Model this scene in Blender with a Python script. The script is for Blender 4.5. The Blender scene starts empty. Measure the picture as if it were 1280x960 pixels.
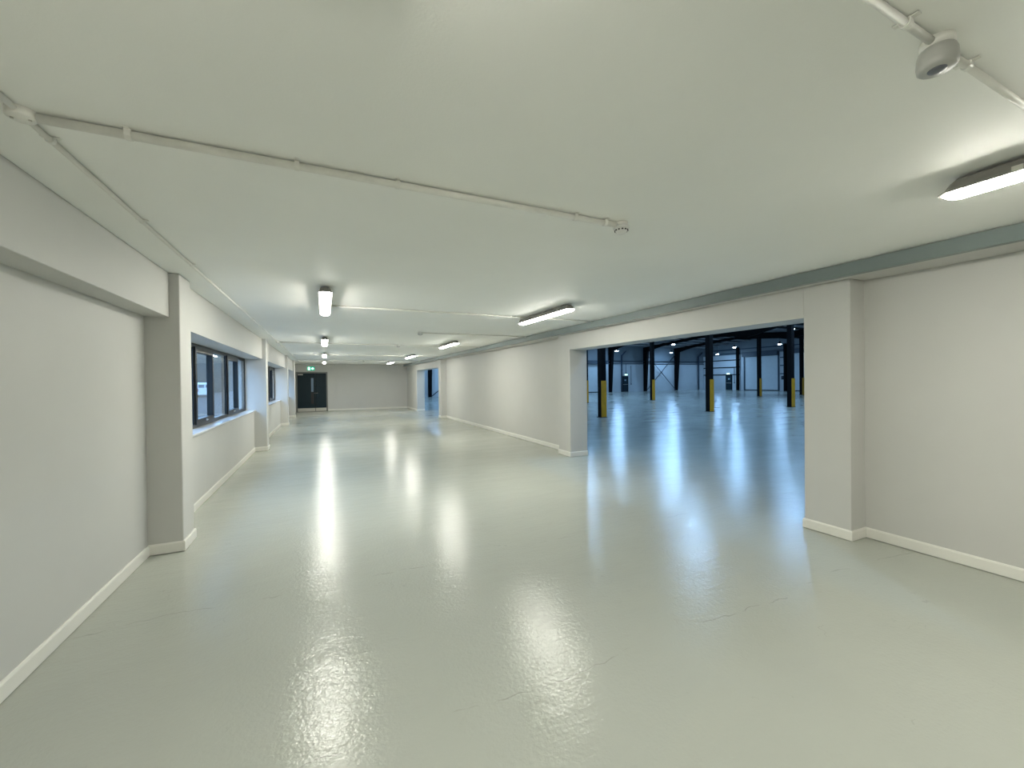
import bpy, bmesh, math, random
from mathutils import Vector, Matrix
random.seed(7)
scene = bpy.context.scene
C = scene.collection

# ------------------------------------------------------------------ camera
F_PX, YAW, PITCH, ROLL, CAM_H = 512.0, math.radians(24.65), math.radians(0.459), math.radians(-0.669), 1.70
fwd = Vector((math.sin(YAW)*math.cos(PITCH), math.cos(YAW)*math.cos(PITCH), -math.sin(PITCH)))
right = Vector((math.cos(YAW), -math.sin(YAW), 0.0))
up = right.cross(fwd)
r2 = right*math.cos(ROLL) + up*math.sin(ROLL)
u2 = -right*math.sin(ROLL) + up*math.cos(ROLL)
cam_data = bpy.data.cameras.new('camera')
cam = bpy.data.objects.new('camera', cam_data); C.objects.link(cam)
m = Matrix.Identity(4)
for i in range(3):
    m[i][0], m[i][1], m[i][2] = r2[i], u2[i], -fwd[i]
m[0][3], m[1][3], m[2][3] = 0.0, 0.0, CAM_H
cam.matrix_world = m
cam_data.sensor_fit = 'HORIZONTAL'; cam_data.sensor_width = 36.0
cam_data.lens = 36.0*F_PX/1280.0
cam_data.clip_start = 0.02; cam_data.clip_end = 300
scene.camera = cam

# ------------------------------------------------------------------ world and exposure
world = bpy.data.worlds.new('overcast_sky'); scene.world = world
world.use_nodes = True
bg = world.node_tree.nodes['Background']
bg.inputs['Color'].default_value = (0.36, 0.60, 1.0, 1.0)
bg.inputs['Strength'].default_value = 9.0
scene.view_settings.view_transform = 'Standard'
scene.view_settings.look = 'None'
scene.view_settings.gamma = 1.0
scene.view_settings.use_curve_mapping = False
scene.view_settings.exposure = 0.0
BATTEN_STRENGTH = 78.0
BATTEN_COLOR = (1.0, 0.985, 0.885)
HIGHBAY_STRENGTH = 700.0
HIGHBAY_COLOR = (0.34, 0.62, 1.0)

# ------------------------------------------------------------------ materials
MATS = {}
def base_mat(name):
    mt = bpy.data.materials.new(name); mt.use_nodes = True
    nt = mt.node_tree
    return mt, nt, nt.nodes['Principled BSDF']
def nz(nt, scale, detail=3.0, rough=0.5, vec=None, dim='3D'):
    n = nt.nodes.new('ShaderNodeTexNoise'); n.noise_dimensions = dim
    n.inputs['Scale'].default_value = scale; n.inputs['Detail'].default_value = detail
    n.inputs['Roughness'].default_value = rough
    if vec is not None: nt.links.new(vec, n.inputs['Vector'])
    return n
def coords(nt):
    return nt.nodes.new('ShaderNodeNewGeometry').outputs['Position']
def ramp(nt, fac, stops):
    r = nt.nodes.new('ShaderNodeValToRGB'); cr = r.color_ramp
    while len(cr.elements) < len(stops): cr.elements.new(0.5)
    for e, (p, c) in zip(cr.elements, stops):
        e.position = p; e.color = (*c, 1.0) if len(c) == 3 else c
    nt.links.new(fac, r.inputs['Fac'])
    return r
def math_node(nt, op, a, b=None, c=None):
    n = nt.nodes.new('ShaderNodeMath'); n.operation = op
    for i, v in enumerate((a, b, c)):
        if v is None: continue
        if isinstance(v, (int, float)): n.inputs[i].default_value = v
        else: nt.links.new(v, n.inputs[i])
    return n.outputs[0]
def mat(name, col, rough=0.5, metal=0.0, spec=0.5, vary=0.04, vscale=3.0, bump=0.0, bscale=80.0, emit=None, estr=0.0, coat=0.0):
    if name in MATS: return MATS[name]
    mt, nt, b = base_mat(name)
    pos = coords(nt)
    n = nz(nt, vscale, 4.0, 0.55, pos)
    lo = tuple(max(0.0, c*(1-vary)) for c in col); hi = tuple(min(1.0, c*(1+vary)) for c in col)
    rm = ramp(nt, n.outputs['Fac'], [(0.3, lo), (0.7, hi)])
    nt.links.new(rm.outputs['Color'], b.inputs['Base Color'])
    b.inputs['Roughness'].default_value = rough; b.inputs['Metallic'].default_value = metal
    b.inputs['Specular IOR Level'].default_value = spec
    b.inputs['Coat Weight'].default_value = coat
    if bump:
        n2 = nz(nt, bscale, 3.0, 0.6, pos)
        bp = nt.nodes.new('ShaderNodeBump'); bp.inputs['Strength'].default_value = bump
        bp.inputs['Distance'].default_value = 0.004
        nt.links.new(n2.outputs['Fac'], bp.inputs['Height']); nt.links.new(bp.outputs['Normal'], b.inputs['Normal'])
    if emit:
        b.inputs['Emission Color'].default_value = (*emit, 1.0); b.inputs['Emission Strength'].default_value = estr
    MATS[name] = mt
    return mt

WALL = mat('wall_paint', (0.585, 0.582, 0.553), 0.55, vary=0.02, vscale=1.2, bump=0.12, bscale=160)
CEIL = mat('ceiling_paint', (0.92, 0.92, 0.875), 0.6, vary=0.02, vscale=0.8, bump=0.15, bscale=110)
TRIM = mat('skirting_gloss_paint', (0.80, 0.79, 0.73), 0.3, vary=0.02)
SILLM = mat('window_sill_gloss', (0.82, 0.83, 0.84), 0.14, vary=0.01)
PVC = mat('painted_conduit', (0.80, 0.79, 0.735), 0.4, vary=0.05, vscale=9)
BOXM = mat('painted_fitting', (0.72, 0.715, 0.66), 0.4, vary=0.03)
BEAMM = mat('grey_green_steel_paint', (0.20, 0.24, 0.235), 0.42, vary=0.06, vscale=2)
FRAMEM = mat('dark_grey_aluminium', (0.016, 0.018, 0.018), 0.4, spec=0.25, vary=0.04)
DOORM = mat('dark_teal_door_paint', (0.007, 0.022, 0.031), 0.45, spec=0.25, vary=0.05)
DFRAME = mat('grey_door_frame_paint', (0.20, 0.205, 0.19), 0.4)
STEEL = mat('brushed_steel', (0.62, 0.60, 0.55), 0.28, metal=1.0, vary=0.05, vscale=20)
BLACKP = mat('black_plastic', (0.012, 0.012, 0.013), 0.4)
HOUSING = mat('grey_plastic_housing', (0.25, 0.24, 0.22), 0.45)
WHITEP = mat('white_plastic', (0.75, 0.75, 0.72), 0.35)
SENSORP = mat('light_grey_plastic', (0.42, 0.42, 0.39), 0.4)
LENSM = mat('dark_sensor_lens', (0.13, 0.14, 0.16), 0.35)
DIFF = mat('lit_diffuser', (0.9, 0.9, 0.88), 0.3, emit=BATTEN_COLOR, estr=BATTEN_STRENGTH)
HBL = mat('lit_high_bay_lens', (0.9, 0.9, 0.9), 0.3, emit=HIGHBAY_COLOR, estr=HIGHBAY_STRENGTH)
SIGN_G = mat('lit_green_sign', (0.0, 0.35, 0.2), 0.3, emit=(0.0, 0.55, 0.30), estr=0.85)
SIGN_W = mat('lit_white_sign', (0.9, 0.95, 0.9), 0.3, emit=(0.80, 1.0, 0.92), estr=1.6)
SIGN_FAR = mat('lit_pale_green_sign', (0.7, 0.9, 0.8), 0.3, emit=(0.55, 1.0, 0.85), estr=2.2)
BLACKS = mat('black_steel_paint', (0.004, 0.004, 0.0045), 0.65, spec=0.06, vary=0.1)
NAVY = mat('dark_blue_steel_paint', (0.03, 0.05, 0.075), 0.45, vary=0.1)
YELLOW = mat('yellow_guard_paint', (0.56, 0.265, 0.003), 0.45, vary=0.1, vscale=5)
SHEET = mat('white_cladding_sheet', (0.52, 0.55, 0.57), 0.5, vary=0.05, vscale=0.6)
SHEETD = mat('grey_cladding_sheet', (0.17, 0.20, 0.22), 0.5, vary=0.06, vscale=0.6)
ROOFM = mat('dark_roof_sheet', (0.010, 0.011, 0.012), 0.7, spec=0.1, vary=0.1)
PURL = mat('galvanised_purlin', (0.42, 0.44, 0.46), 0.5, vary=0.1)
SHUT = mat('pale_roller_shutter', (0.62, 0.66, 0.68), 0.45, vary=0.03)
TARMAC = mat('dark_asphalt', (0.05, 0.05, 0.051), 0.85, vary=0.15, vscale=6)
BRICKD = mat('dark_brick_far', (0.030, 0.031, 0.025), 0.8, vary=0.2, vscale=3)

def glass_mat(name, tint=(0.85, 0.92, 0.95)):
    mt = bpy.data.materials.new(name); mt.use_nodes = True
    nt = mt.node_tree; nt.nodes.remove(nt.nodes['Principled BSDF'])
    out = nt.nodes['Material Output']
    geo = nt.nodes.new('ShaderNodeNewGeometry'); dp = nt.nodes.new('ShaderNodeVectorMath'); dp.operation = 'DOT_PRODUCT'
    nt.links.new(geo.outputs['Incoming'], dp.inputs[0]); nt.links.new(geo.outputs['Normal'], dp.inputs[1])
    inv = math_node(nt, 'SUBTRACT', 1.0, math_node(nt, 'ABSOLUTE', dp.outputs['Value']))
    refl = math_node(nt, 'ADD', 0.07, math_node(nt, 'MULTIPLY', math_node(nt, 'POWER', inv, 5.0), 0.93))
    tr = nt.nodes.new('ShaderNodeBsdfTransparent'); tr.inputs['Color'].default_value = (*tint, 1)
    gl = nt.nodes.new('ShaderNodeBsdfGlossy'); gl.inputs['Roughness'].default_value = 0.015
    n = nz(nt, 1.3, 2.0, 0.5, coords(nt)); bp = nt.nodes.new('ShaderNodeBump')
    bp.inputs['Strength'].default_value = 0.02; bp.inputs['Distance'].default_value = 0.01
    nt.links.new(n.outputs['Fac'], bp.inputs['Height']); nt.links.new(bp.outputs['Normal'], gl.inputs['Normal'])
    mx = nt.nodes.new('ShaderNodeMixShader')
    nt.links.new(refl, mx.inputs[0]); nt.links.new(tr.outputs[0], mx.inputs[1]); nt.links.new(gl.outputs[0], mx.inputs[2])
    nt.links.new(mx.outputs[0], out.inputs['Surface'])
    return mt
GLASS = glass_mat('window_glass')

def floor_mat():
    mt, nt, b = base_mat('glossy_grey_floor_paint')
    pos = coords(nt)
    sep = nt.nodes.new('ShaderNodeSeparateXYZ'); nt.links.new(pos, sep.inputs[0])
    # paint tone, slightly cloudy
    n1 = nz(nt, 0.55, 5.0, 0.55, pos)
    tone = ramp(nt, n1.outputs['Fac'], [(0.3, (0.385, 0.40, 0.355)), (0.7, (0.42, 0.436, 0.386))])
    # uneven gloss: long streaks left by the roller plus blotches
    mp = nt.nodes.new('ShaderNodeMapping'); mp.inputs['Scale'].default_value = (0.9, 2.2, 1.0)
    nt.links.new(pos, mp.inputs['Vector'])
    n2 = nz(nt, 0.9, 6.0, 0.62, mp.outputs[0])
    rough = ramp(nt, n2.outputs['Fac'], [(0.30, (0.12,)*3), (0.70, (0.24,)*3)])
    nt.links.new(rough.outputs['Color'], b.inputs['Roughness'])
    # worn slab joints across the room, wandering a little
    wob = nz(nt, 1.1, 4.0, 0.6, pos)
    jy = math_node(nt, 'ADD', sep.outputs['Y'], math_node(nt, 'MULTIPLY', math_node(nt, 'SUBTRACT', wob.outputs['Fac'], 0.5), 0.42))
    brk = nz(nt, 2.3, 3.0, 0.6, pos)
    mask = ramp(nt, brk.outputs['Fac'], [(0.50, (0, 0, 0)), (0.58, (1, 1, 1))])
    tot = None
    for y0 in (2.02, 3.76, 7.9):
        d = math_node(nt, 'ABSOLUTE', math_node(nt, 'SUBTRACT', jy, y0))
        l = math_node(nt, 'LESS_THAN', d, 0.004)
        tot = l if tot is None else math_node(nt, 'MAXIMUM', tot, l)
    joint = math_node(nt, 'MULTIPLY', tot, mask.outputs['Color'])
    # scuffs: small chips in clusters
    sc = nz(nt, 34.0, 6.0, 0.72, pos); sc2 = nz(nt, 1.6, 3.0, 0.6, pos)
    cl = nz(nt, 5.0, 2.0, 0.5, pos); cb = nz(nt, 11.0, 2.0, 0.5, pos)
    line = math_node(nt, 'LESS_THAN', math_node(nt, 'ABSOLUTE', math_node(nt, 'SUBTRACT', cl.outputs['Fac'], 0.5)), 0.007)
    line = math_node(nt, 'MULTIPLY', line, math_node(nt, 'GREATER_THAN', cb.outputs['Fac'], 0.56))
    scm = math_node(nt, 'MULTIPLY', math_node(nt, 'MAXIMUM', line, ramp(nt, sc.outputs['Fac'], [(0.66, (0, 0, 0)), (0.69, (1, 1, 1))]).outputs['Color']),
                    ramp(nt, sc2.outputs['Fac'], [(0.56, (0, 0, 0)), (0.62, (1, 1, 1))]).outputs['Color'])
    mx = nt.nodes.new('ShaderNodeMix'); mx.data_type = 'RGBA'
    nt.links.new(joint, mx.inputs['Factor']); nt.links.new(tone.outputs['Color'], mx.inputs['A'])
    mx.inputs['B'].default_value = (0.33, 0.34, 0.30, 1)
    mx2 = nt.nodes.new('ShaderNodeMix'); mx2.data_type = 'RGBA'
    nt.links.new(math_node(nt, 'MULTIPLY', scm, 0.35), mx2.inputs['Factor']); nt.links.new(mx.outputs['Result'], mx2.inputs['A'])
    mx2.inputs['B'].default_value = (0.30, 0.31, 0.28, 1)
    nt.links.new(mx2.outputs['Result'], b.inputs['Base Color'])
    # relief
    und = nz(nt, 2.6, 4.0, 0.5, mp.outputs[0]); fine = nz(nt, 42.0, 3.0, 0.55, pos)
    h = math_node(nt, 'ADD', math_node(nt, 'MULTIPLY', und.outputs['Fac'], 0.009), math_node(nt, 'MULTIPLY', fine.outputs['Fac'], 0.0046))
    med = nz(nt, 9.0, 3.0, 0.55, mp.outputs[0])
    h = math_node(nt, 'ADD', h, math_node(nt, 'MULTIPLY', med.outputs['Fac'], 0.0042))
    h = math_node(nt, 'SUBTRACT', h, math_node(nt, 'MULTIPLY', joint, 0.002))
    h = math_node(nt, 'SUBTRACT', h, math_node(nt, 'MULTIPLY', scm, 0.0006))
    bp = nt.nodes.new('ShaderNodeBump'); bp.inputs['Strength'].default_value = 0.45; bp.inputs['Distance'].default_value = 1.0
    nt.links.new(h, bp.inputs['Height']); nt.links.new(bp.outputs['Normal'], b.inputs['Normal'])
    b.inputs['Specular IOR Level'].default_value = 0.26
    return mt
FLOORM = floor_mat()

# ------------------------------------------------------------------ helpers
def add_box(bm, x0, x1, y0, y1, z0, z1, bevel=0.0, seg=1):
    b2 = bmesh.new()
    bmesh.ops.create_cube(b2, size=1.0)
    for v in b2.verts:
        v.co = Vector(((x0+x1)/2 + v.co.x*(x1-x0), (y0+y1)/2 + v.co.y*(y1-y0), (z0+z1)/2 + v.co.z*(z1-z0)))
    if bevel:
        bmesh.ops.bevel(b2, geom=list(b2.edges), offset=bevel, segments=seg, affect='EDGES')
    tmp = bpy.data.meshes.new('tmp'); b2.to_mesh(tmp); b2.free()
    bm.from_mesh(tmp); bpy.data.meshes.remove(tmp)
    return bm
def add_tube(bm, a, b, r, n=10, r1=None):
    a, b = Vector(a), Vector(b); d = (b-a); q = d.to_track_quat('Z', 'Y')
    r1 = r if r1 is None else r1
    ra, rb = [], []
    for i in range(n):
        t = 2*math.pi*i/n; o = Vector((math.cos(t), math.sin(t), 0))
        ra.append(bm.verts.new(a + q @ (o*r))); rb.append(bm.verts.new(b + q @ (o*r1)))
    for i in range(n):
        j = (i+1) % n
        f = bm.faces.new((ra[i], ra[j], rb[j], rb[i])); f.smooth = True
    bm.faces.new(ra[::-1]); bm.faces.new(rb)
    return bm
def add_lathe(bm, prof, n=24, centre=(0, 0, 0)):
    rings = []
    c = Vector(centre)
    for r, z in prof:
        if r < 1e-6: rings.append([bm.verts.new(c + Vector((0, 0, z)))])
        else: rings.append([bm.verts.new(c + Vector((r*math.cos(2*math.pi*i/n), r*math.sin(2*math.pi*i/n), z))) for i in range(n)])
    for A, B in zip(rings, rings[1:]):
        for i in range(n):
            j = (i+1) % n
            if len(A) == 1 and len(B) == 1: continue
            if len(A) == 1: vs = (A[0], B[i], B[j])
            elif len(B) == 1: vs = (A[i], B[0], A[j])
            else: vs = (A[i], B[i], B[j], A[j])
            f = bm.faces.new(vs); f.smooth = True
    return bm
def add_prism(bm, pts, axis, a, b):
    """extrude a 2D outline along an axis; pts in the two other axes, in order"""
    def P(u, v, w):
        return {'x': (w, u, v), 'y': (u, w, v), 'z': (u, v, w)}[axis]
    A = [bm.verts.new(P(u, v, a)) for u, v in pts]; B = [bm.verts.new(P(u, v, b)) for u, v in pts]
    n = len(pts)
    for i in range(n):
        j = (i+1) % n; bm.faces.new((A[i], A[j], B[j], B[i]))
    bm.faces.new(A[::-1]); bm.faces.new(B)
    return bm
def obj(name, bm, material, parent=None, loc=(0, 0, 0)):
    bmesh.ops.recalc_face_normals(bm, faces=list(bm.faces))
    me = bpy.data.meshes.new(name); bm.to_mesh(me); bm.free()
    me.materials.append(material)
    o = bpy.data.objects.new(name, me); C.objects.link(o)
    o.location = loc
    if parent is not None: o.parent = parent
    return o
def bx(name, x0, x1, y0, y1, z0, z1, material, parent=None, bevel=0.0, seg=1):
    return obj(name, add_box(bmesh.new(), x0, x1, y0, y1, z0, z1, bevel, seg), material, parent)
def tag(o, label, cat, group=None):
    o['label'] = label; o['category'] = cat
    if group: o['group'] = group
    return o
def struct(o, label=None):
    o['kind'] = 'structure'
    if label: o['label'] = label
    return o
def thing(name, label, cat, loc=(0, 0, 0), rotz=0.0, group=None):
    o = bpy.data.objects.new(name, None); C.objects.link(o)
    o.empty_display_size = 0.1
    o.location = loc; o.rotation_euler = (0, 0, rotz)
    return tag(o, label, cat, group)
def copy_tree(o, parent=None):
    c = o.copy(); C.objects.link(c)
    c.parent = parent
    for ch in list(o.children): copy_tree(ch, c)
    return c

# ------------------------------------------------------------------ room dimensions
H = 2.83
YB, YF = -10.0, 27.1
XL_OUT = -1.98
XREC, XLOW, XBULK, XPIL = -1.61, -1.60, -1.41, -1.325
XR_FACE, XR_REC, XR_OUT = 4.93, 5.195, 5.38
BEAM_Z = 2.712
WX0, WX1, WY0, WY1 = XR_OUT, 53.1, -12.0, 45.0
EAVE = 5.75

# floor: one painted slab through both spaces
struct(bx('floor', XL_OUT, WX1+0.3, WY0-0.3, WY1+0.3, -0.15, 0.0, FLOORM), 'glossy pale grey painted concrete floor')
struct(bx('ceiling', XL_OUT, XR_OUT-0.18, YB-0.15, YF+0.15, H, H+0.15, CEIL), 'plain painted ceiling of the low room')

# ---- wall with the windows
PILL = [(5.20, 5.58), (12.0, 12.38), (18.75, 19.12), (23.0, 23.38)]
WIN_Z0, WIN_Z1 = 1.04, 2.32
bmw = bmesh.new()
add_box(bmw, XL_OUT, XREC, YB, PILL[0][0], 0, H)
bays = [(PILL[0][1], PILL[1][0]), (PILL[1][1], PILL[2][0]), (PILL[2][1], PILL[3][0])]
for a, b in bays: add_box(bmw, XL_OUT, XLOW, a, b, 0, WIN_Z0-0.03)
add_box(bmw, XL_OUT, XREC, PILL[3][1], YF, 0, H)
wall_left = struct(obj('wall_left', bmw, WALL), 'cream painted wall with window bays between pillars')
for a, b in PILL:
    bx('pillar', XL_OUT, XPIL, a, b, 0, H, WALL, wall_left, bevel=0.006)
bx('bulkhead', XREC, XBULK, YB, PILL[0][0], 2.38, H, WALL, wall_left, bevel=0.004)
for a, b in bays:
    bx('bulkhead', XL_OUT, XBULK, a, b, WIN_Z1, H, WALL, wall_left)

# ---- wall with the openings
OPEN1 = (2.83, 7.68); OPEN2 = (19.1, 24.05); OPEN_Z = 2.37
bmw = bmesh.new()
add_box(bmw, XR_REC, XR_OUT, YB, 2.38, 0, H)
add_box(bmw, XR_REC, XR_OUT, 8.17, 18.68, 0, H)
wall_right = struct(obj('wall_right', bmw, WALL), 'cream painted wall pierced by two wide openings')
for a, b in ((2.38, OPEN1[0]), (OPEN1[1], 8.17), (18.68, OPEN2[0]), (OPEN2[1], YF)):
    bx('pillar', XR_FACE, XR_OUT, a, b, 0, BEAM_Z, WALL, wall_right, bevel=0.004)
for a, b in (OPEN1, OPEN2):
    bx('lintel', XR_FACE, XR_OUT, a, b, OPEN_Z, BEAM_Z, WALL, wall_right)
bx('soffit', 4.722, XR_OUT-0.185, YB, YF, BEAM_Z, H, WALL, wall_right)
bx('wall_head', XR_REC, XR_OUT, 2.38, 8.17, BEAM_Z, H, WALL, wall_right)
bx('wall_head', XR_REC, XR_OUT, 18.68, YF, BEAM_Z, H, WALL, wall_right)

# ---- end walls
DX0, DX1, DZ = -1.50, 0.20, 2.36
bmw = bmesh.new()
add_box(bmw, XL_OUT, DX0, YF, YF+0.15, 0, H)
add_box(bmw, DX1, XR_OUT, YF, YF+0.15, 0, H)
add_box(bmw, DX0, DX1, YF, YF+0.15, DZ, H)
add_box(bmw, DX0, DX1, YF+0.10, YF+0.15, 0, DZ)
struct(obj('wall_far', bmw, WALL), 'cream painted end wall around the double door')
struct(bx('wall_back', XL_OUT, XR_OUT, YB-0.15, YB, 0, H, WALL))

# ---- skirting boards swept along the wall faces
def skirting(name, path, side):
    """path: plan points; side = +1 when the room lies to the left of travel"""
    prof = [(0.0, 0.006), (0.016, 0.006), (0.016, 0.094), (0.009, 0.108), (0.0, 0.108)]
    bm = bmesh.new(); rings = []
    P = [Vector((x, y)) for x, y in path]
    for i, p in enumerate(P):
        ns = []
        if i > 0: d = (P[i]-P[i-1]).normalized(); ns.append(Vector((-d.y, d.x))*side)
        if i < len(P)-1: d = (P[i+1]-P[i]).normalized(); ns.append(Vector((-d.y, d.x))*side)
        if len(ns) == 2:
            mvec = (ns[0]+ns[1]); mvec = mvec / max(1e-6, mvec.dot(ns[0]))
        else: mvec = ns[0]
        rings.append([bm.verts.new((p.x+mvec.x*o, p.y+mvec.y*o, z)) for o, z in prof])
    for A, B in zip(rings, rings[1:]):
        for k in range(len(prof)):
            j = (k+1) % len(prof); bm.faces.new((A[k], A[j], B[j], B[k]))
    bm.faces.new(rings[0]); bm.faces.new(rings[-1][::-1])
    return struct(obj(name, bm, TRIM), 'cream gloss skirting board')
pathL = [(XREC, YB)]
for k, (a, b) in enumerate(PILL):
    xi = XREC if k == 0 else XLOW
    xo = XLOW if k < 3 else XREC
    pathL += [(xi, a), (XPIL, a), (XPIL, b), (xo, b)]
pathL += [(XREC, YF)]
skirting('baseboard_left', pathL, -1)
skirting('baseboard_far', [(DX1+0.0, YF), (XR_FACE, YF)], -1)
skirting('baseboard_right', [(XR_OUT, OPEN1[0]), (XR_FACE, OPEN1[0]), (XR_FACE, 2.38), (XR_REC, 2.38), (XR_REC, YB)], -1)
skirting('baseboard_right', [(XR_OUT, OPEN2[0]), (XR_FACE, OPEN2[0]), (XR_FACE, 18.68), (XR_REC, 18.68), (XR_REC, 8.17), (XR_FACE, 8.17), (XR_FACE, OPEN1[1]), (XR_OUT, OPEN1[1])], -1)
skirting('baseboard_right', [(XR_FACE, YF), (XR_FACE, OPEN2[1]), (XR_OUT, OPEN2[1])], -1)

# ---- windows
def window(idx, y0, y1, bounds, openers):
    fx0, fx1 = -1.85, -1.775
    bm = bmesh.new()
    add_box(bm, fx0, fx1, y0, y1, WIN_Z1-0.06, WIN_Z1)
    add_box(bm, fx0, fx1, y0, y1, WIN_Z0, WIN_Z0+0.06)
    add_box(bm, fx0, fx1, y0, y0+0.055, WIN_Z0+0.06, WIN_Z1-0.06)
    add_box(bm, fx0, fx1, y1-0.055, y1, WIN_Z0+0.06, WIN_Z1-0.06)
    w = struct(obj('window_%d' % idx, bm, FRAMEM), 'dark grey aluminium window with casements in a deep reveal')
    zs0, zs1 = WIN_Z0+0.06, WIN_Z1-0.06
    edges = [y0+0.055] + list(bounds) + [y1-0.055]
    for yb in bounds:
        bx('mullion', fx0, fx1, yb-0.03, yb+0.03, zs0, zs1, FRAMEM, w)
    for i in range(len(edges)-1):
        a = edges[i] + (0.03 if i > 0 else 0.0); b = edges[i+1] - (0.03 if i < len(edges)-2 else 0.0)
        if i in openers:
            bm = bmesh.new(); t = 0.065
            sx0, sx1 = fx0+0.01, fx1+0.022
            add_box(bm, sx0, sx1, a-0.012, b+0.012, zs1-t, zs1+0.012); add_box(bm, sx0, sx1, a-0.012, b+0.012, zs0-0.012, zs0+t)
            add_box(bm, sx0, sx1, a-0.012, a+t, zs0+t, zs1-t); add_box(bm, sx0, sx1, b-t, b+0.012, zs0+t, zs1-t)
            s = obj('sash', bm, FRAMEM, w)
            bm = bmesh.new(); mid = (a+b)/2
            add_box(bm, sx1, sx1+0.02, mid-0.02, mid+0.02, zs0+0.01, zs0+0.04, 0.004)
            add_box(bm, sx1+0.012, sx1+0.03, mid-0.075, mid+0.02, zs0+0.018, zs0+0.034, 0.005)
            obj('handle', bm, STEEL, s)
            a2, b2, p0, p1 = a+t, b-t, zs0+t, zs1-t
        else:
            a2, b2, p0, p1 = a, b, zs0, zs1
        px = -1.800 if i in openers else -1.786
        bx('pane', px, px+0.0025, a2-0.004, b2+0.004, p0-0.004, p1+0.004, GLASS, w)
    bx('window_sill', XL_OUT+0.02, XLOW+0.035, y0, y1, WIN_Z0-0.03, WIN_Z0, SILLM, w, bevel=0.005)
    return w
window(1, *bays[0], [6.5, 7.58, 8.72, 9.84, 10.98], {0, 2, 4})
window(2, *bays[1], [13.4, 14.5, 15.6, 16.7, 17.75], {0, 2, 4})
window(3, *bays[2], [20.2, 21.2, 22.1], {0, 2})

# ---- outside, seen through the glass
struct(bx('ground', -60, XL_OUT, -20, 220, -0.3, -0.15, TARMAC), 'dark asphalt yard outside the windows')
nb = thing('backdrop_building', 'dark brick building added across the yard as backdrop to the windows', 'building', (-22, 18, -0.15))  # building added to keep the view through the panes dark
bx('wall', -0.3, 0.3, -35, 200, 0, 11.6, BRICKD, nb)
bx('parapet_cap', -0.38, 0.38, -35, 200, 11.6, 11.75, TARMAC, nb)

van = thing('pale_patch_van', 'white van added as a pale patch far across the yard outside the first window', 'van', (-16.2, 75.0, -0.15), 0.2)  # guessed van, put in for a pale patch behind the glass
VANW = mat('white_van_paint', (0.8, 0.82, 0.85), 0.3)
bm = bmesh.new(); add_prism(bm, [(-2.4, 0.35), (2.0, 0.35), (2.3, 0.5), (2.3, 1.0), (1.7, 1.15), (1.1, 1.95), (0.8, 2.1), (-2.3, 2.1), (-2.4, 1.9)], 'x', -0.92, 0.92)
bmesh.ops.bevel(bm, geom=list(bm.edges), offset=0.04, segments=2, affect='EDGES'); obj('body', bm, VANW, van)
for sx in (-0.42, 0.42): bx('rear_window', sx-0.33, sx+0.33, -2.415, -2.40, 1.35, 1.80, LENSM, van)
for sx in (-0.82, 0.82): bx('tail_light', sx-0.06, sx+0.06, -2.42, -2.40, 0.8, 1.2, mat('red_lamp_plastic', (0.4, 0.02, 0.02), 0.3), van)
for sx in (-0.85, 0.85):
    for yy in (-1.5, 1.5):
        bm = bmesh.new(); add_tube(bm, (sx-0.1, yy, 0.33), (sx+0.1, yy, 0.33), 0.33, 16); obj('wheel', bm, BLACKP, van)

# ---- double door at the end
d1 = struct(bpy.data.objects.new('door_1', None), 'dark teal double door with steel kick plates'); C.objects.link(d1); d1.location = (0, YF, 0)
bm = bmesh.new()
add_box(bm, DX0, DX0+0.07, -0.02, 0.10, 0, DZ); add_box(bm, DX1-0.07, DX1, -0.02, 0.10, 0, DZ); add_box(bm, DX0+0.07, DX1-0.07, -0.02, 0.10, DZ-0.07, DZ)
obj('door_frame', bm, DFRAME, d1)
def door_leaf(x0, x1, main):
    lf = bx('door_leaf', x0, x1, 0.01, 0.055, 0.015, DZ-0.075, DOORM, d1, bevel=0.003)
    bx('kick_plate', x0+0.01, x1-0.01, 0.002, 0.012, 0.02, 0.21, STEEL, lf)
    if main:
        c = x1-0.16
        bx('vision_frame', c-0.085, c+0.085, -0.002, 0.02, 1.15, 2.02, BLACKP, lf)
        bx('vision_pane', c-0.062, c+0.062, -0.006, 0.0, 1.18, 1.99, mat('vision_glass_painted_light', (0.20, 0.28, 0.38), 0.08), lf)  # blue light from beyond the door is put into the pane colour
        bx('dark_lower_panel', c-0.075, c+0.075, -0.004, 0.012, 0.46, 1.12, BLACKP, lf)  # black plate stands in for the vision panel's dark lower half
        bm = bmesh.new(); add_tube(bm, (x1-0.05, 0.01, 1.10), (x1-0.05, -0.05, 1.10), 0.012); add_tube(bm, (x1-0.05, -0.05, 1.10), (x1-0.17+0.30, -0.05, 1.10), 0.011)
        obj('handle', bm, STEEL, lf)
        bm = bmesh.new(); add_box(bm, x0+0.03, x0+0.30, -0.05, 0.012, DZ-0.19, DZ-0.125, 0.006)
        obj('door_closer', bm, STEEL, lf)
door_leaf(DX0+0.075, -0.475, True)
door_leaf(-0.470, DX1-0.075, False)

# ------------------------------------------------------------------ steel beam along the opening wall
bmr = thing('steel_beam', 'grey green painted steel beam under the ceiling above the wide openings', 'beam', (4.70, 0, 0))
bx('web', 0.0, 0.021, YB, YF, BEAM_Z-0.004, H-0.006, BEAMM, bmr)
bx('flange', -0.022, 0.05, YB, YF, BEAM_Z-0.016, BEAM_Z-0.004, BEAMM, bmr)
for k, y in enumerate((8.25, 18.0)):
    bx('splice_plate', -0.008, 0.0, y-0.2, y+0.2, BEAM_Z+0.01, H-0.02, BEAMM, bmr)

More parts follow.
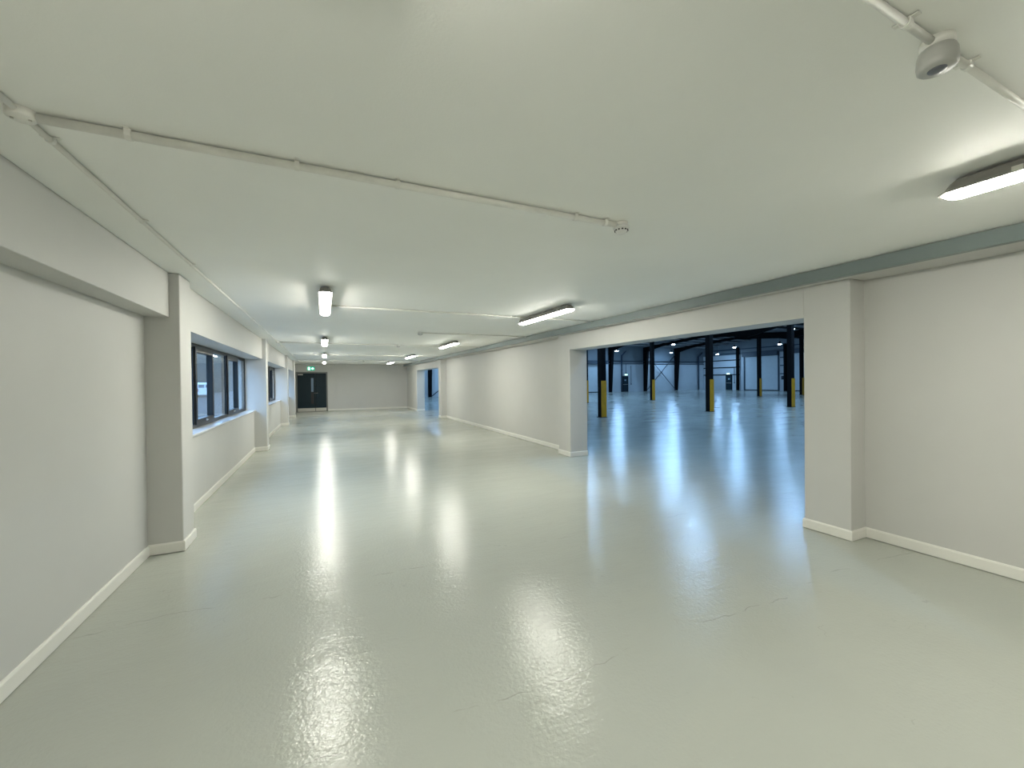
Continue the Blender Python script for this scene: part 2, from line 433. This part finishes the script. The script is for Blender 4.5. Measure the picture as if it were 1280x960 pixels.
# ------------------------------------------------------------------ batten lights
def make_batten():
    t = thing('batten_light', '', 'ceiling light')
    L2 = 0.86
    for y in (-0.45, 0.45):
        bx('mounting_bracket', -0.03, 0.03, y-0.04, y+0.04, -0.018, 0.0, STEEL, t)
    def loft(rings, m_, name):
        bm = bmesh.new(); R = []
        for (z, hw, hl) in rings:
            ch = hw*0.55
            R.append([bm.verts.new(p) for p in ((-hw, -hl+ch, z), (-hw+ch, -hl, z), (hw-ch, -hl, z), (hw, -hl+ch, z), (hw, hl-ch, z), (hw-ch, hl, z), (-hw+ch, hl, z), (-hw, hl-ch, z))])
        for A, B in zip(R, R[1:]):
            for i in range(8):
                j = (i+1) % 8; bm.faces.new((A[i], A[j], B[j], B[i]))
        bm.faces.new(R[0]); bm.faces.new(R[-1][::-1])
        return obj(name, bm, m_, t)
    loft([(-0.018, 0.048, L2-0.06), (-0.030, 0.056, L2-0.045), (-0.070, 0.063, L2-0.014), (-0.076, 0.076, L2+0.004), (-0.086, 0.077, L2+0.005), (-0.086, 0.068, L2-0.004)], HOUSING, 'housing')
    loft([(-0.085, 0.067, L2-0.006), (-0.090, 0.065, L2-0.010), (-0.107, 0.048, L2-0.036), (-0.115, 0.024, L2-0.062)], DIFF, 'diffuser')
    for y in (-0.55, 0.0, 0.55):
        for s in (-1, 1):
            bx('clip', s*0.071-0.006, s*0.071+0.008, y-0.02, y+0.02, -0.084, -0.055, STEEL, t)
    return t
bat0 = make_batten()
GB = 'linear batten lights on the room ceiling'
BX = {'l': 0.03, 'r': 3.32}
spots = [('l', 0.28, 'lit batten light near the windows, before the thick conduit crossing the ceiling'),
         ('l', 6.02, 'lit batten light in the row near the windows, beside the first window bay'),
         ('l', 11.75, 'lit batten light in the row near the windows, beside the second window pillar'),
         ('l', 17.5, 'lit batten light in the row near the windows, second from the double door'),
         ('l', 23.2, 'lit batten light in the row near the windows, closest to the double door'),
         ('r', 0.28, 'lit batten light near the steel beam, beside the plain wall before the first opening'),
         ('r', 5.95, 'lit batten light near the steel beam, beside the large first opening'),
         ('r', 11.65, 'lit batten light near the steel beam, beside the plain wall between the openings'),
         ('r', 17.5, 'lit batten light near the steel beam, just before the second narrow-looking opening'),
         ('r', 23.2, 'lit batten light near the steel beam, closest to the far end wall')]
for i, (r, y, lab) in enumerate(spots):
    o = bat0 if i == 0 else copy_tree(bat0)
    o.location = (BX[r], y, H); tag(o, lab, 'ceiling light', GB)

# ------------------------------------------------------------------ conduits and ceiling fittings
def conduit(label, a, b, r, saddles, group='surface conduits on the room ceiling', drop=0.004):
    a, b = Vector(a), Vector(b)
    mid = a.copy()
    bm = bmesh.new(); z = -r-drop
    add_tube(bm, (0, 0, z), tuple((b-a) + Vector((0, 0, z))), r, 12)
    o = obj('conduit', bm, PVC, None, mid); tag(o, label, 'conduit', group)
    d = (b-a).normalized(); n = Vector((-d.y, d.x, 0))
    for s in saddles:
        bm = bmesh.new()
        # strap wrapped round the pipe with two screw lugs
        pts = []
        for i in range(9):
            t = math.pi*i/8
            pts.append((math.cos(t)*(r+0.0035), z - math.sin(t)*(r+0.0035)))
        pts = [(r+0.0035, -0.0035)] + pts + [(-r-0.0035, -0.0035)]
        A = [bm.verts.new(d*(s-0.011) + n*u + Vector((0, 0, w))) for u, w in pts]
        B = [bm.verts.new(d*(s+0.011) + n*u + Vector((0, 0, w))) for u, w in pts]
        for i in range(len(pts)-1): bm.faces.new((A[i], A[i+1], B[i+1], B[i]))
        bm.faces.new(A); bm.faces.new(B[::-1])
        sd = obj('saddle', bm, PVC, o)
        for s2 in (-1, 1):
            bm = bmesh.new(); c = d*s + n*(s2*(r+0.012))
            add_box(bm, c.x-0.009, c.x+0.009, c.y-0.009, c.y+0.009, -0.007, -0.0035)
            obj('lug', bm, PVC, sd)
    return o
Z = H
GC = 'surface conduits on the room ceiling'
def run_y(label, x, y0, y1, r, ys):
    conduit(label, (x, y0, Z), (x, y1, Z), r, [v-y0 for v in ys])
def run_x(label, y, x0, x1, r, xs):
    conduit(label, (x0, y, Z), (x1, y, Z), r, [v-x0 for v in xs])
run_y('painted conduit along the window bulkhead, between wall behind and the first junction box', -1.11, YB+0.1, 2.31, 0.0125, [-8.0, -5.0, -2.5, 0.5, 2.1])
run_y('long painted conduit along the window bulkhead, between the first two junction boxes', -1.11, 2.41, 12.60, 0.0125, [2.56, 3.59, 4.73, 5.81, 6.96, 8.3, 9.6, 10.9, 12.1])
run_y('painted conduit along the window bulkhead, between the second and third junction boxes', -1.11, 12.70, 21.95, 0.0125, [14.2, 16.5, 18.6, 20.5])
run_y('painted conduit along the window bulkhead, from the last junction box to the end wall', -1.11, 22.05, 26.95, 0.0125, [23.5, 25.2])
run_x('thick painted conduit crossing the ceiling from the round junction box to a smoke detector', 2.36, -1.06, 1.915, 0.019, [-0.77, -0.11, 0.39, 1.57, 1.82])
run_x('thin painted conduit joining the two battens beside the first opening', 6.48, 0.105, 3.245, 0.0125, [1.0, 2.2])
run_x('short painted conduit from the batten by the first opening to the steel beam', 6.48, 3.395, 4.675, 0.0125, [4.0])
run_x('thin painted conduit from a detector to the steel beam past the first opening', 9.32, 2.05, 4.675, 0.0125, [2.9, 3.9])
run_x('painted conduit from the second junction box to the detector beyond it', 12.72, -1.06, 2.02, 0.014, [0.3, 1.3])
run_x('painted conduit from the detector at the second pillar to the steel beam', 12.72, 2.12, 4.675, 0.014, [2.9, 3.9])
run_x('painted conduit from the window bulkhead to the batten second from the double door', 17.9, -1.09, -0.045, 0.0125, [-0.6])
run_x('painted conduit joining the two battens that are second from the end', 17.9, 0.105, 3.245, 0.0125, [1.2, 2.4])
run_x('painted conduit from the batten by the second opening to the steel beam', 17.9, 3.395, 4.675, 0.0125, [4.0])
run_x('painted conduit from the last junction box to the detector near the double door', 22.0, -1.06, 1.80, 0.016, [0.6])
run_x('painted conduit from the last detector to the steel beam near the end wall', 22.0, 1.90, 4.675, 0.016, [2.8, 3.8])
run_x('painted conduit on the ceiling leading to the drum shaped motion sensor', 0.66, 0.115, 1.848, 0.0115, [0.9, 1.69])
run_x('painted conduit from the drum shaped motion sensor to the batten near the plain wall', 0.66, 1.942, 3.24, 0.0115, [2.12, 2.8])

def junction_box(label, x, y):
    o = thing('junction_box', label, 'junction box', (x, y, H), group='round conduit boxes')
    bm = bmesh.new(); add_lathe(bm, [(0, 0.0), (0.046, 0.0), (0.046, -0.030), (0.043, -0.036), (0, -0.038)], 20); obj('body', bm, PVC, o)
    for a in (-1, 1):
        bm = bmesh.new(); add_lathe(bm, [(0, -0.036), (0.006, -0.036), (0.006, -0.041), (0, -0.0415)], 8, (0.027*a, 0, 0)); obj('screw', bm, STEEL, o)
    return o
junction_box('round painted junction box where two conduits meet near the window bulkhead', -1.11, 2.36)
junction_box('round painted junction box where conduits meet at the second window pillar', -1.11, 12.65)
junction_box('round painted junction box where conduits meet closest to the double door', -1.11, 22.0)

def detector(label, x, y):
    o = thing('smoke_detector', label, 'smoke detector', (x, y, H), group='smoke detectors on conduit ends')
    bm = bmesh.new(); add_lathe(bm, [(0, 0), (0.047, 0), (0.047, -0.026), (0, -0.026)], 20); obj('conduit_box', bm, PVC, o)
    bm = bmesh.new(); add_lathe(bm, [(0, -0.026), (0.056, -0.026), (0.058, -0.040), (0.053, -0.044), (0, -0.044)], 24); obj('base', bm, WHITEP, o)
    bm = bmesh.new(); add_lathe(bm, [(0, -0.044), (0.050, -0.044), (0.049, -0.052), (0.040, -0.064), (0.034, -0.068), (0.030, -0.078), (0.012, -0.083), (0, -0.083)], 24); hd = obj('sensor_head', bm, WHITEP, o)
    for k in range(12):
        a = 2*math.pi*k/12
        bm = bmesh.new(); add_box(bm, 0.040, 0.049, -0.006, 0.006, -0.061, -0.053)
        s = obj('vent_slot', bm, BLACKP, hd); s.rotation_euler = (0, 0, a)
    return o
detector('white smoke detector hanging at the end of the thick ceiling conduit', 1.965, 2.36)
detector('small detector at the end of the conduit past the first opening', 2.0, 9.32)
detector('small detector on the conduit at the second window pillar', 2.07, 12.72)
detector('small detector on the conduit closest to the double door', 1.85, 22.0)

# drum motion sensor
ms = thing('motion_sensor', 'grey drum shaped motion sensor under the conduit near the first batten by the plain wall', 'motion sensor', (1.895, 0.66, H))
bm = bmesh.new(); add_lathe(bm, [(0, 0), (0.045, 0), (0.045, -0.028), (0.0, -0.028)], 24); obj('conduit_box', bm, PVC, ms)
bm = bmesh.new(); add_lathe(bm, [(0, -0.028), (0.040, -0.028), (0.047, -0.034), (0.051, -0.046), (0.053, -0.078), (0.051, -0.092), (0.045, -0.098), (0, -0.098)], 32); obj('body', bm, SENSORP, ms)
bm = bmesh.new(); add_lathe(bm, [(0, -0.098), (0.025, -0.098), (0.023, -0.101), (0.012, -0.103), (0, -0.103)], 24); obj('lens', bm, LENSM, ms)

# exit sign over the double door
es = thing('exit_sign', 'small lit green running figure exit sign above the double door', 'exit sign', (-0.70, YF, 2.56))
bx('case', -0.21, 0.21, -0.04, 0.0, -0.12, 0.12, WHITEP, es)
bx('face', -0.20, 0.20, -0.046, -0.040, -0.11, 0.11, SIGN_G, es)
bm = bmesh.new()
# running figure in a doorway
add_prism(bm, [(-0.155, -0.085), (-0.045, -0.085), (-0.045, 0.085), (-0.155, 0.085)], 'y', -0.049, -0.046)
obj('doorway_pictogram', bm, SIGN_W, es)
fig = bmesh.new()
add_prism(fig, [(math.cos(i*math.pi/4)*0.014-0.092, 0.052+math.sin(i*math.pi/4)*0.014) for i in range(8)], 'y', -0.052, -0.049)
add_prism(fig, [(-0.112, 0.030), (-0.085, 0.034), (-0.088, -0.010), (-0.112, -0.008)], 'y', -0.052, -0.049)
add_prism(fig, [(-0.112, -0.008), (-0.098, -0.012), (-0.128, -0.062), (-0.140, -0.056)], 'y', -0.052, -0.049)
add_prism(fig, [(-0.100, -0.006), (-0.088, -0.010), (-0.066, -0.045), (-0.076, -0.052)], 'y', -0.052, -0.049)
add_prism(fig, [(-0.088, 0.028), (-0.086, 0.016), (-0.062, 0.002), (-0.058, 0.010)], 'y', -0.052, -0.049)
obj('running_figure', fig, SIGN_G, es)
bm = bmesh.new()
add_prism(bm, [(0.02, -0.03), (0.085, -0.03), (0.085, -0.085), (0.175, 0.0), (0.085, 0.085), (0.085, 0.03), (0.02, 0.03)], 'y', -0.049, -0.046)
obj('arrow', bm, SIGN_W, es)

# vertical trunking on the end wall
tr = thing('cable_trunking', 'cream vertical cable trunking on the end wall beside the double door', 'trunking', (0.74, YF, 0.45))
bx('trunking_body', -0.05, 0.05, -0.035, 0.0, 0.0, H-0.45, WALL, tr)
bx('trunking_lid', -0.044, 0.044, -0.040, -0.035, 0.0, H-0.45, WALL, tr)

# ------------------------------------------------------------------ warehouse shell
TOP = 7.4
struct(bx('wall_partition', XR_OUT-0.18, XR_OUT, WY0, WY1, H+0.02, TOP, SHEET), 'pale upper wall of the warehouse above the low room')
bm = bmesh.new(); add_box(bm, XR_OUT-0.18, XR_OUT, WY0, YB-0.15, 0, H+0.02); add_box(bm, XR_OUT-0.18, XR_OUT, YF+0.15, WY1, 0, H+0.02)
struct(obj('wall_partition', bm, SHEET), 'pale lower wall of the warehouse beyond the low room')
wl = struct(bx('wall_eaves', XR_OUT, WX1, WY1, WY1+0.2, 0, 3.95, SHEET), 'pale lower lining of the long warehouse wall')
bx('upper_cladding', XR_OUT, WX1, WY1+0.05, WY1+0.2, 3.95, TOP, SHEETD, wl)
for z in (3.86, 4.22):
    bm = bmesh.new(); add_tube(bm, (XR_OUT, WY1-0.08, z), (WX1, WY1-0.08, z), 0.055, 8); struct(obj('trim_%d' % (1 if z < 4 else 2), bm, NAVY), 'dark blue horizontal pipe along the long warehouse wall')
wg = struct(bx('wall_gable', WX1, WX1+0.2, WY0, WY1+0.2, 0, 5.0, SHEET), 'pale warehouse gable wall with roller shutters')
bx('upper_cladding', WX1, WX1+0.2, WY0, WY1+0.2, 5.0, TOP, SHEETD, wg)
for k, z in enumerate((5.2, 5.75)):
    struct(bx('trim_%d' % (9+k), WX1-0.10, WX1, WY0+0.2, 44.0, z-0.08, z+0.08, NAVY), 'dark horizontal beam high on the gable wall')
for k, z in enumerate((2.2, 3.25, 4.28)):
    struct(bx('trim_%d' % (3+k), WX1-0.10, WX1, 38.95, 44.9, z-0.06, z+0.06, BLACKS), 'black horizontal rail on the gable wall by the personnel door')
    struct(bx('trim_%d' % (6+k), WX1-0.10, WX1, 31.95, 33.3, z-0.06, z+0.06, NAVY), 'dark horizontal rail between the gable shutters')
struct(bx('wall_warehouse_near', XR_OUT-0.18, WX1+0.2, WY0-0.2, WY0, 0, TOP, SHEET))

# roof: two shallow ridges, dark sheets on purlins and rafters
def roof_z(y):
    t = (y-5.0) % 20.0
    return EAVE + 0.75*(1-abs(t-10.0)/10.0)
ys = [WY0, 5.0, 15.0, 25.0, 35.0, 45.2]
bm = bmesh.new()
pts = [(y, roof_z(y)+0.62) for y in ys]; pts += [(y, roof_z(y)+0.72) for y in ys[::-1]]
vA = [bm.verts.new((XR_OUT-0.18, y, z)) for y, z in pts]; vB = [bm.verts.new((WX1+0.2, y, z)) for y, z in pts]
n = len(pts)
for i in range(n):
    j = (i+1) % n; bm.faces.new((vA[i], vA[j], vB[j], vB[i]))
for k in range(len(ys)-1):
    a, b = k, k+1; c, d = n-1-b, n-1-a
    bm.faces.new((vA[a], vA[b], vA[c], vA[d])); bm.faces.new((vB[a], vB[b], vB[c], vB[d]))
roof = struct(obj('roof', bm, ROOFM), 'dark sheeted warehouse roof')
pm = bmesh.new(); add_box(pm, XR_OUT, WX1, -0.035, 0.035, 0.42, 0.62)
p0 = obj('purlin', pm, PURL, roof); y = 12.0; p0.location = (0, y, roof_z(y))
while y < 44.0:
    y += 1.6
    c = p0.copy(); C.objects.link(c); c.parent = roof; c.location = (0, y, roof_z(y))

FX = [10.6, 17.7, 24.0, 29.8, 35.2, 41.3, 47.2]
def beam_run(bm, x, ya, yb, n, depth, w, tw=0.02):
    """I-section rafter following the roof line"""
    st = [ya + (yb-ya)*i/n for i in range(n+1)]
    for (w2, o0, o1) in ((w, -0.02, 0.0), (tw, -depth+0.02, -0.02), (w, -depth, -depth+0.02)):
        R = []
        for yy in st:
            z = roof_z(yy)+0.42
            h = 0.0
            for c in (45.0, 25.0):   # haunches
                dd = abs(yy-c)
                if dd < 3.2: h = max(h, 0.42*(1-dd/3.2))
            a = o0 - (h if o0 < -0.03 else 0); b = o1 - (h if o1 < -0.03 else 0)
            R.append([bm.verts.new((x+s*w2/2, yy, z+q)) for s, q in ((-1, a), (1, a), (1, b), (-1, b))])
        for A, B in zip(R, R[1:]):
            for i in range(4):
                j = (i+1) % 4; bm.faces.new((A[i], A[j], B[j], B[i]))
        bm.faces.new(R[0]); bm.faces.new(R[-1][::-1])
ordn = ['first', 'second', 'third', 'fourth', 'fifth', 'sixth', 'seventh']
for k, x in enumerate(FX):
    fr = thing('portal_frame', 'black steel portal frame with tapered leg against the long wall, %s from the low room' % ordn[k], 'steel frame', (x, WY1-0.02, 0), group='portal frames of the warehouse')
    # tapered leg
    bm = bmesh.new()
    def taper(y_in0, y_in1, wx, z0, z1):
        pts = [(0.0, z0), (y_in0, z0), (y_in1, z1), (0.0, z1)]
        add_prism(bm, pts, 'x', -wx/2, wx/2)
    taper(-0.34, -0.80, 0.028, 0.02, EAVE+0.1)
    add_prism(bm, [(-0.34, 0.02), (-0.36, 0.02), (-0.82, EAVE+0.1), (-0.80, EAVE+0.1)], 'x', -0.17, 0.17)
    add_prism(bm, [(0.0, 0.02), (-0.02, 0.02), (-0.02, EAVE+0.4), (0.0, EAVE+0.4)], 'x', -0.17, 0.17)
    obj('leg', bm, BLACKS, fr)
    bx('base_plate', -0.2, 0.2, -0.45, 0.0, 0.0, 0.02, BLACKS, fr)
    bm = bmesh.new(); beam_run(bm, 0.0, 44.98, 5.0, 40, 0.34, 0.22)
    for v in bm.verts: v.co.y -= (WY1-0.02)
    obj('rafter', bm, BLACKS, fr)

# interior columns with yellow guards
def column(x, y, label):
    top = roof_z(y)+0.42-0.34-(0.42*max(0.0, 1-abs(y-25.0)/3.2))
    c = thing('steel_column', label, 'column', (x, y, 0), group='black interior columns with yellow guards')
    bm = bmesh.new(); w = 0.26
    add_box(bm, -w/2, w/2, -w/2, -w/2+0.018, 0.02, top); add_box(bm, -w/2, w/2, w/2-0.018, w/2, 0.02, top); add_box(bm, -0.007, 0.007, -w/2+0.018, w/2-0.018, 0.02, top)
    # plates boxing in the flanks
    add_box(bm, -w/2, -w/2+0.012, -w/2+0.018, w/2-0.018, 0.02, top); add_box(bm, w/2-0.012, w/2, -w/2+0.018, w/2-0.018, 0.02, top)
    obj('shaft', bm, BLACKS, c)
    bx('base_plate', -0.17, 0.17, -0.17, 0.17, 0.0, 0.02, BLACKS, c)
    bx('guard', -w/2-0.005, w/2+0.012, -w/2-0.03, -w/2, 0.02, 1.65, YELLOW, c, bevel=0.004)
    bx('guard', w/2, w/2+0.012, -w/2, w/2, 0.02, 1.65, YELLOW, c)
    return c
rowA = [(11.42, 15.15), (18.0, 14.9), (24.35, 14.7), (30.3, 14.6)]
rowB = [(10.9, 25.2), (17.62, 25.3), (24.15, 25.4), (30.05, 25.0), (36.3, 24.7), (42.3, 24.5)]
for k, (x, y) in enumerate(rowA):
    column(x, y, 'black steel column with yellow guard in the row closer to the opening, %s from the low room' % ordn[k])
for k, (x, y) in enumerate(rowB):
    column(x, y, 'black steel column with yellow guard in the row nearer the long far wall, %s from the low room' % ordn[k])

# cross bracing between two legs
def brace(label, xa, xb, za, zb):
    o = thing('cross_bracing', label, 'bracing', ((xa+xb)/2, WY1-0.25, 0))
    h = (xb-xa)/2
    for s in (-1, 1):
        bm = bmesh.new(); add_tube(bm, (-h*s, 0, za), (h*s, 0.06*s, zb), 0.045, 8); obj('brace_rod', bm, NAVY, o)
brace('thin dark X bracing between two legs of the long warehouse wall', FX[5]+0.2, FX[6]-0.2, 0.1, 5.2)
brace('thin dark X bracing beside the leg seen through the second opening', FX[0]+0.2, FX[1]-0.2, 0.1, 5.2)

# downpipes
def downpipe(label, x, y, r=0.11):
    o = thing('downpipe', label, 'downpipe', (x, y, 0), group='downpipes on the long warehouse wall')
    bm = bmesh.new(); add_tube(bm, (0, 0, 0), (0, 0, 5.0), r, 10); obj('pipe', bm, NAVY, o)
    bm = bmesh.new(); add_tube(bm, (0, 0, 4.98), (0.7, -0.1, 5.6), r*0.95, 10); obj('swan_neck', bm, NAVY, o)
    for z in (1.2, 3.0):
        bm = bmesh.new(); add_lathe(bm, [(r+0.02, z-0.04), (r+0.02, z+0.04)], 10); obj('bracket', bm, NAVY, o)
downpipe('dark blue downpipe beside the personnel door of the long warehouse wall', 37.05, WY1-0.30)
downpipe('dark blue downpipe near the corner beside the gable wall', 51.7, WY1-0.30)

# warehouse personnel doors
def pdoor(idx, loc, rotz, label):
    d = struct(bpy.data.objects.new('door_%d' % idx, None), label); C.objects.link(d); d.location = loc; d.rotation_euler = (0, 0, rotz)
    bm = bmesh.new(); add_box(bm, -0.5, -0.43, -0.09, 0, 0, 2.15); add_box(bm, 0.43, 0.5, -0.09, 0, 0, 2.15); add_box(bm, -0.43, 0.43, -0.09, 0, 2.08, 2.15)
    obj('door_frame', bm, BLACKS, d)
    lf = bx('door_leaf', -0.43, 0.43, -0.06, 0, 0.01, 2.08, DOORM, d)
    bx('notice', -0.12, 0.14, -0.066, -0.06, 1.5, 1.68, mat('pale_blue_notice', (0.35, 0.5, 0.6), 0.5), lf)
    bx('push_bar', -0.38, 0.38, -0.11, -0.06, 0.98, 1.04, STEEL, lf)
pdoor(2, (37.85, WY1, 0), 0, 'dark personnel door in the long warehouse wall')
pdoor(3, (WX1, 40.62, 0), -math.pi/2, 'dark personnel door in the warehouse gable wall')
def far_exit(loc, rotz, label):
    o = thing('exit_sign', label, 'exit sign', loc, rotz)
    bx('case', -0.26, 0.26, -0.07, 0, 0, 0.2, WHITEP, o); bx('face', -0.24, 0.24, -0.08, -0.07, 0.02, 0.18, SIGN_FAR, o)
far_exit((38.0, WY1, 2.25), 0, 'small lit exit sign over the door in the long warehouse wall')
far_exit((WX1-0.14, 40.62, 2.24), -math.pi/2, 'small lit exit sign over the door in the gable wall')
def cable(label, x, y, z0, z1, grp='cable drops on the warehouse walls'):
    o = thing('cable_drop', label, 'cable', (x, y, z0), group=grp)
    bm = bmesh.new(); add_tube(bm, (0, 0, 0), (0, 0, z1-z0), 0.028, 6); obj('cable', bm, SENSORP if False else NAVY, o)
    bx('switch_box', -0.06, 0.06, -0.05, 0.05, -0.12, 0.0, NAVY, o)
cable('thin cable dropping to the exit sign of the long warehouse wall', 38.0, WY1-0.05, 2.6, 3.86)
cable('thin cable dropping to a switch beside the long-wall personnel door', 38.9, WY1-0.05, 1.1, 3.6)
cable('thin cable dropping beside the gable wall personnel door', WX1-0.06, 39.75, 1.1, 3.2)

# roller shutters
def shutter(loc, rotz, w, h, label):
    o = thing('roller_shutter', label, 'roller shutter', loc, rotz, 'pale roller shutters')
    bm = bmesh.new(); n = int(h/0.12)
    prof = []
    for i in range(n):
        z = h*i/n; dz = h/n
        prof += [(-0.02, z), (-0.045, z+dz*0.2), (-0.045, z+dz*0.8), (-0.02, z+dz)]
    prof = [(0.0, 0.0)] + prof + [(0.0, h)]
    A = [bm.verts.new((-w/2, yv, z)) for yv, z in prof]; B = [bm.verts.new((w/2, yv, z)) for yv, z in prof]
    for i in range(len(prof)-1):
        bm.faces.new((A[i], A[i+1], B[i+1], B[i]))
    obj('curtain', bm, SHUT, o)
    for s in (-1, 1): bx('guide_rail', s*(w/2+0.07)-0.08, s*(w/2+0.07)+0.08, -0.13, 0, 0, h+0.4, NAVY, o)
    bx('hood', -w/2-0.15, w/2+0.15, -0.5, 0, h, h+0.5, NAVY, o)
    bx('bottom_bar', -w/2, w/2, -0.07, 0, 0.0, 0.10, BLACKS, o)
shutter((WX1, 35.85, 0), -math.pi/2, 4.55, 4.6, 'wide pale roller shutter in the gable wall beside the personnel door')
shutter((WX1, 29.5, 0), -math.pi/2, 4.4, 4.7, 'pale roller shutter in the gable wall behind the interior columns')
shutter((32.45, WY1, 0), 0, 3.9, 3.75, 'pale roller shutter in the long warehouse wall')
for yv, lab in ((39.1, 'black gable post between the personnel door and the wide roller shutter'), (32.55, 'black gable post between the two gable roller shutters')):
    o = thing('gable_post', lab, 'steel post', (WX1-0.26, yv, 0))
    bx('flange', -0.15, -0.13, -0.13, 0.13, 0, 6.0, BLACKS, o); bx('flange', 0.13, 0.15, -0.13, 0.13, 0, 6.0, BLACKS, o); bx('web', -0.13, 0.13, -0.012, 0.012, 0, 6.0, BLACKS, o)
    bx('base_plate', -0.15, 0.15, -0.18, 0.18, 0, 0.02, BLACKS, o)
cb = thing('control_box', 'small black shutter control box on the gable wall', 'control box', (WX1, 33.0, 1.45))
bx('case', -0.12, 0.0, -0.15, 0.15, 0, 0.45, BLACKP, cb, bevel=0.01); bx('button_panel', -0.13, -0.12, -0.08, 0.08, 0.1, 0.35, NAVY, cb)

# high bay lamps; unseen ones in the grid added to even out floor streaks
def make_highbay():
    t = thing('high_bay_lamp', '', 'lamp')
    bm = bmesh.new(); add_lathe(bm, [(0, 0.30), (0.07, 0.30), (0.09, 0.20), (0.16, 0.12), (0.19, 0.02), (0.20, 0.0), (0.15, 0.0)], 16); obj('reflector', bm, BLACKS, t)
    bm = bmesh.new(); vs = [bm.verts.new((0.15*math.cos(2*math.pi*i/12), 0.15*math.sin(2*math.pi*i/12), 0.0)) for i in range(12)]
    lo = [bm.verts.new((0.13*math.cos(2*math.pi*i/12), 0.13*math.sin(2*math.pi*i/12), -0.05)) for i in range(12)]
    for i in range(12): bm.faces.new((vs[i], vs[(i+1) % 12], lo[(i+1) % 12], lo[i]))
    bm.faces.new(lo); obj('lens', bm, HBL, t)
    bm = bmesh.new(); add_tube(bm, (0, 0, 0), (0, 0, 1.0), 0.015, 6); obj('suspension_rod', bm, NAVY, t)
    return t
hb0 = make_highbay(); first = True
HBZ = 5.38
HROWS = [[(8.5, 41.5), (14, 41.5), (20.8, 41.5), (27, 41.5), (34.2, 42.2), (44.2, 42.8), (50.2, 40.2)],
         [(8.0, 33), (14, 33), (20.8, 33), (27, 33), (34.0, 32.6), (44.6, 33.4)],
         [(8.0, 27.4), (14, 27.4), (20.8, 27.4), (27, 27.4), (45.5, 28.6)],
         [(8.0, 20), (14, 20), (20.8, 20), (27, 20), (32.5, 19.5), (45.0, 17)],
         [(14.2, 12.5), (20.8, 12.5), (27, 12.5), (38, 10)],
         [(7.4, 6.9), (14, 6.5), (20.8, 6.5), (27, 6.5)]]
hx, HBLAB = [], []
for r_, row in enumerate(HROWS):
    for n_, p in enumerate(row):
        hx.append(p)
        HBLAB.append('lit high bay lamp in a partly added grid, %s row from the long far wall, %s from the low room' % (ordn[r_], ordn[n_]))
for k, (x, y) in enumerate(hx):
    o = hb0 if first else copy_tree(hb0); first = False
    zl = 5.1 if x > 50 else HBZ
    o.location = (x, y, zl)
    for ch in o.children:
        if ch.name.startswith('suspension_rod'):
            ch.location = (0, 0, 0.29); ch.scale = (1, 1, roof_z(y)+0.62-zl-0.29)
    tag(o, HBLAB[k], 'lamp', 'high bay lamps under the dark roof')
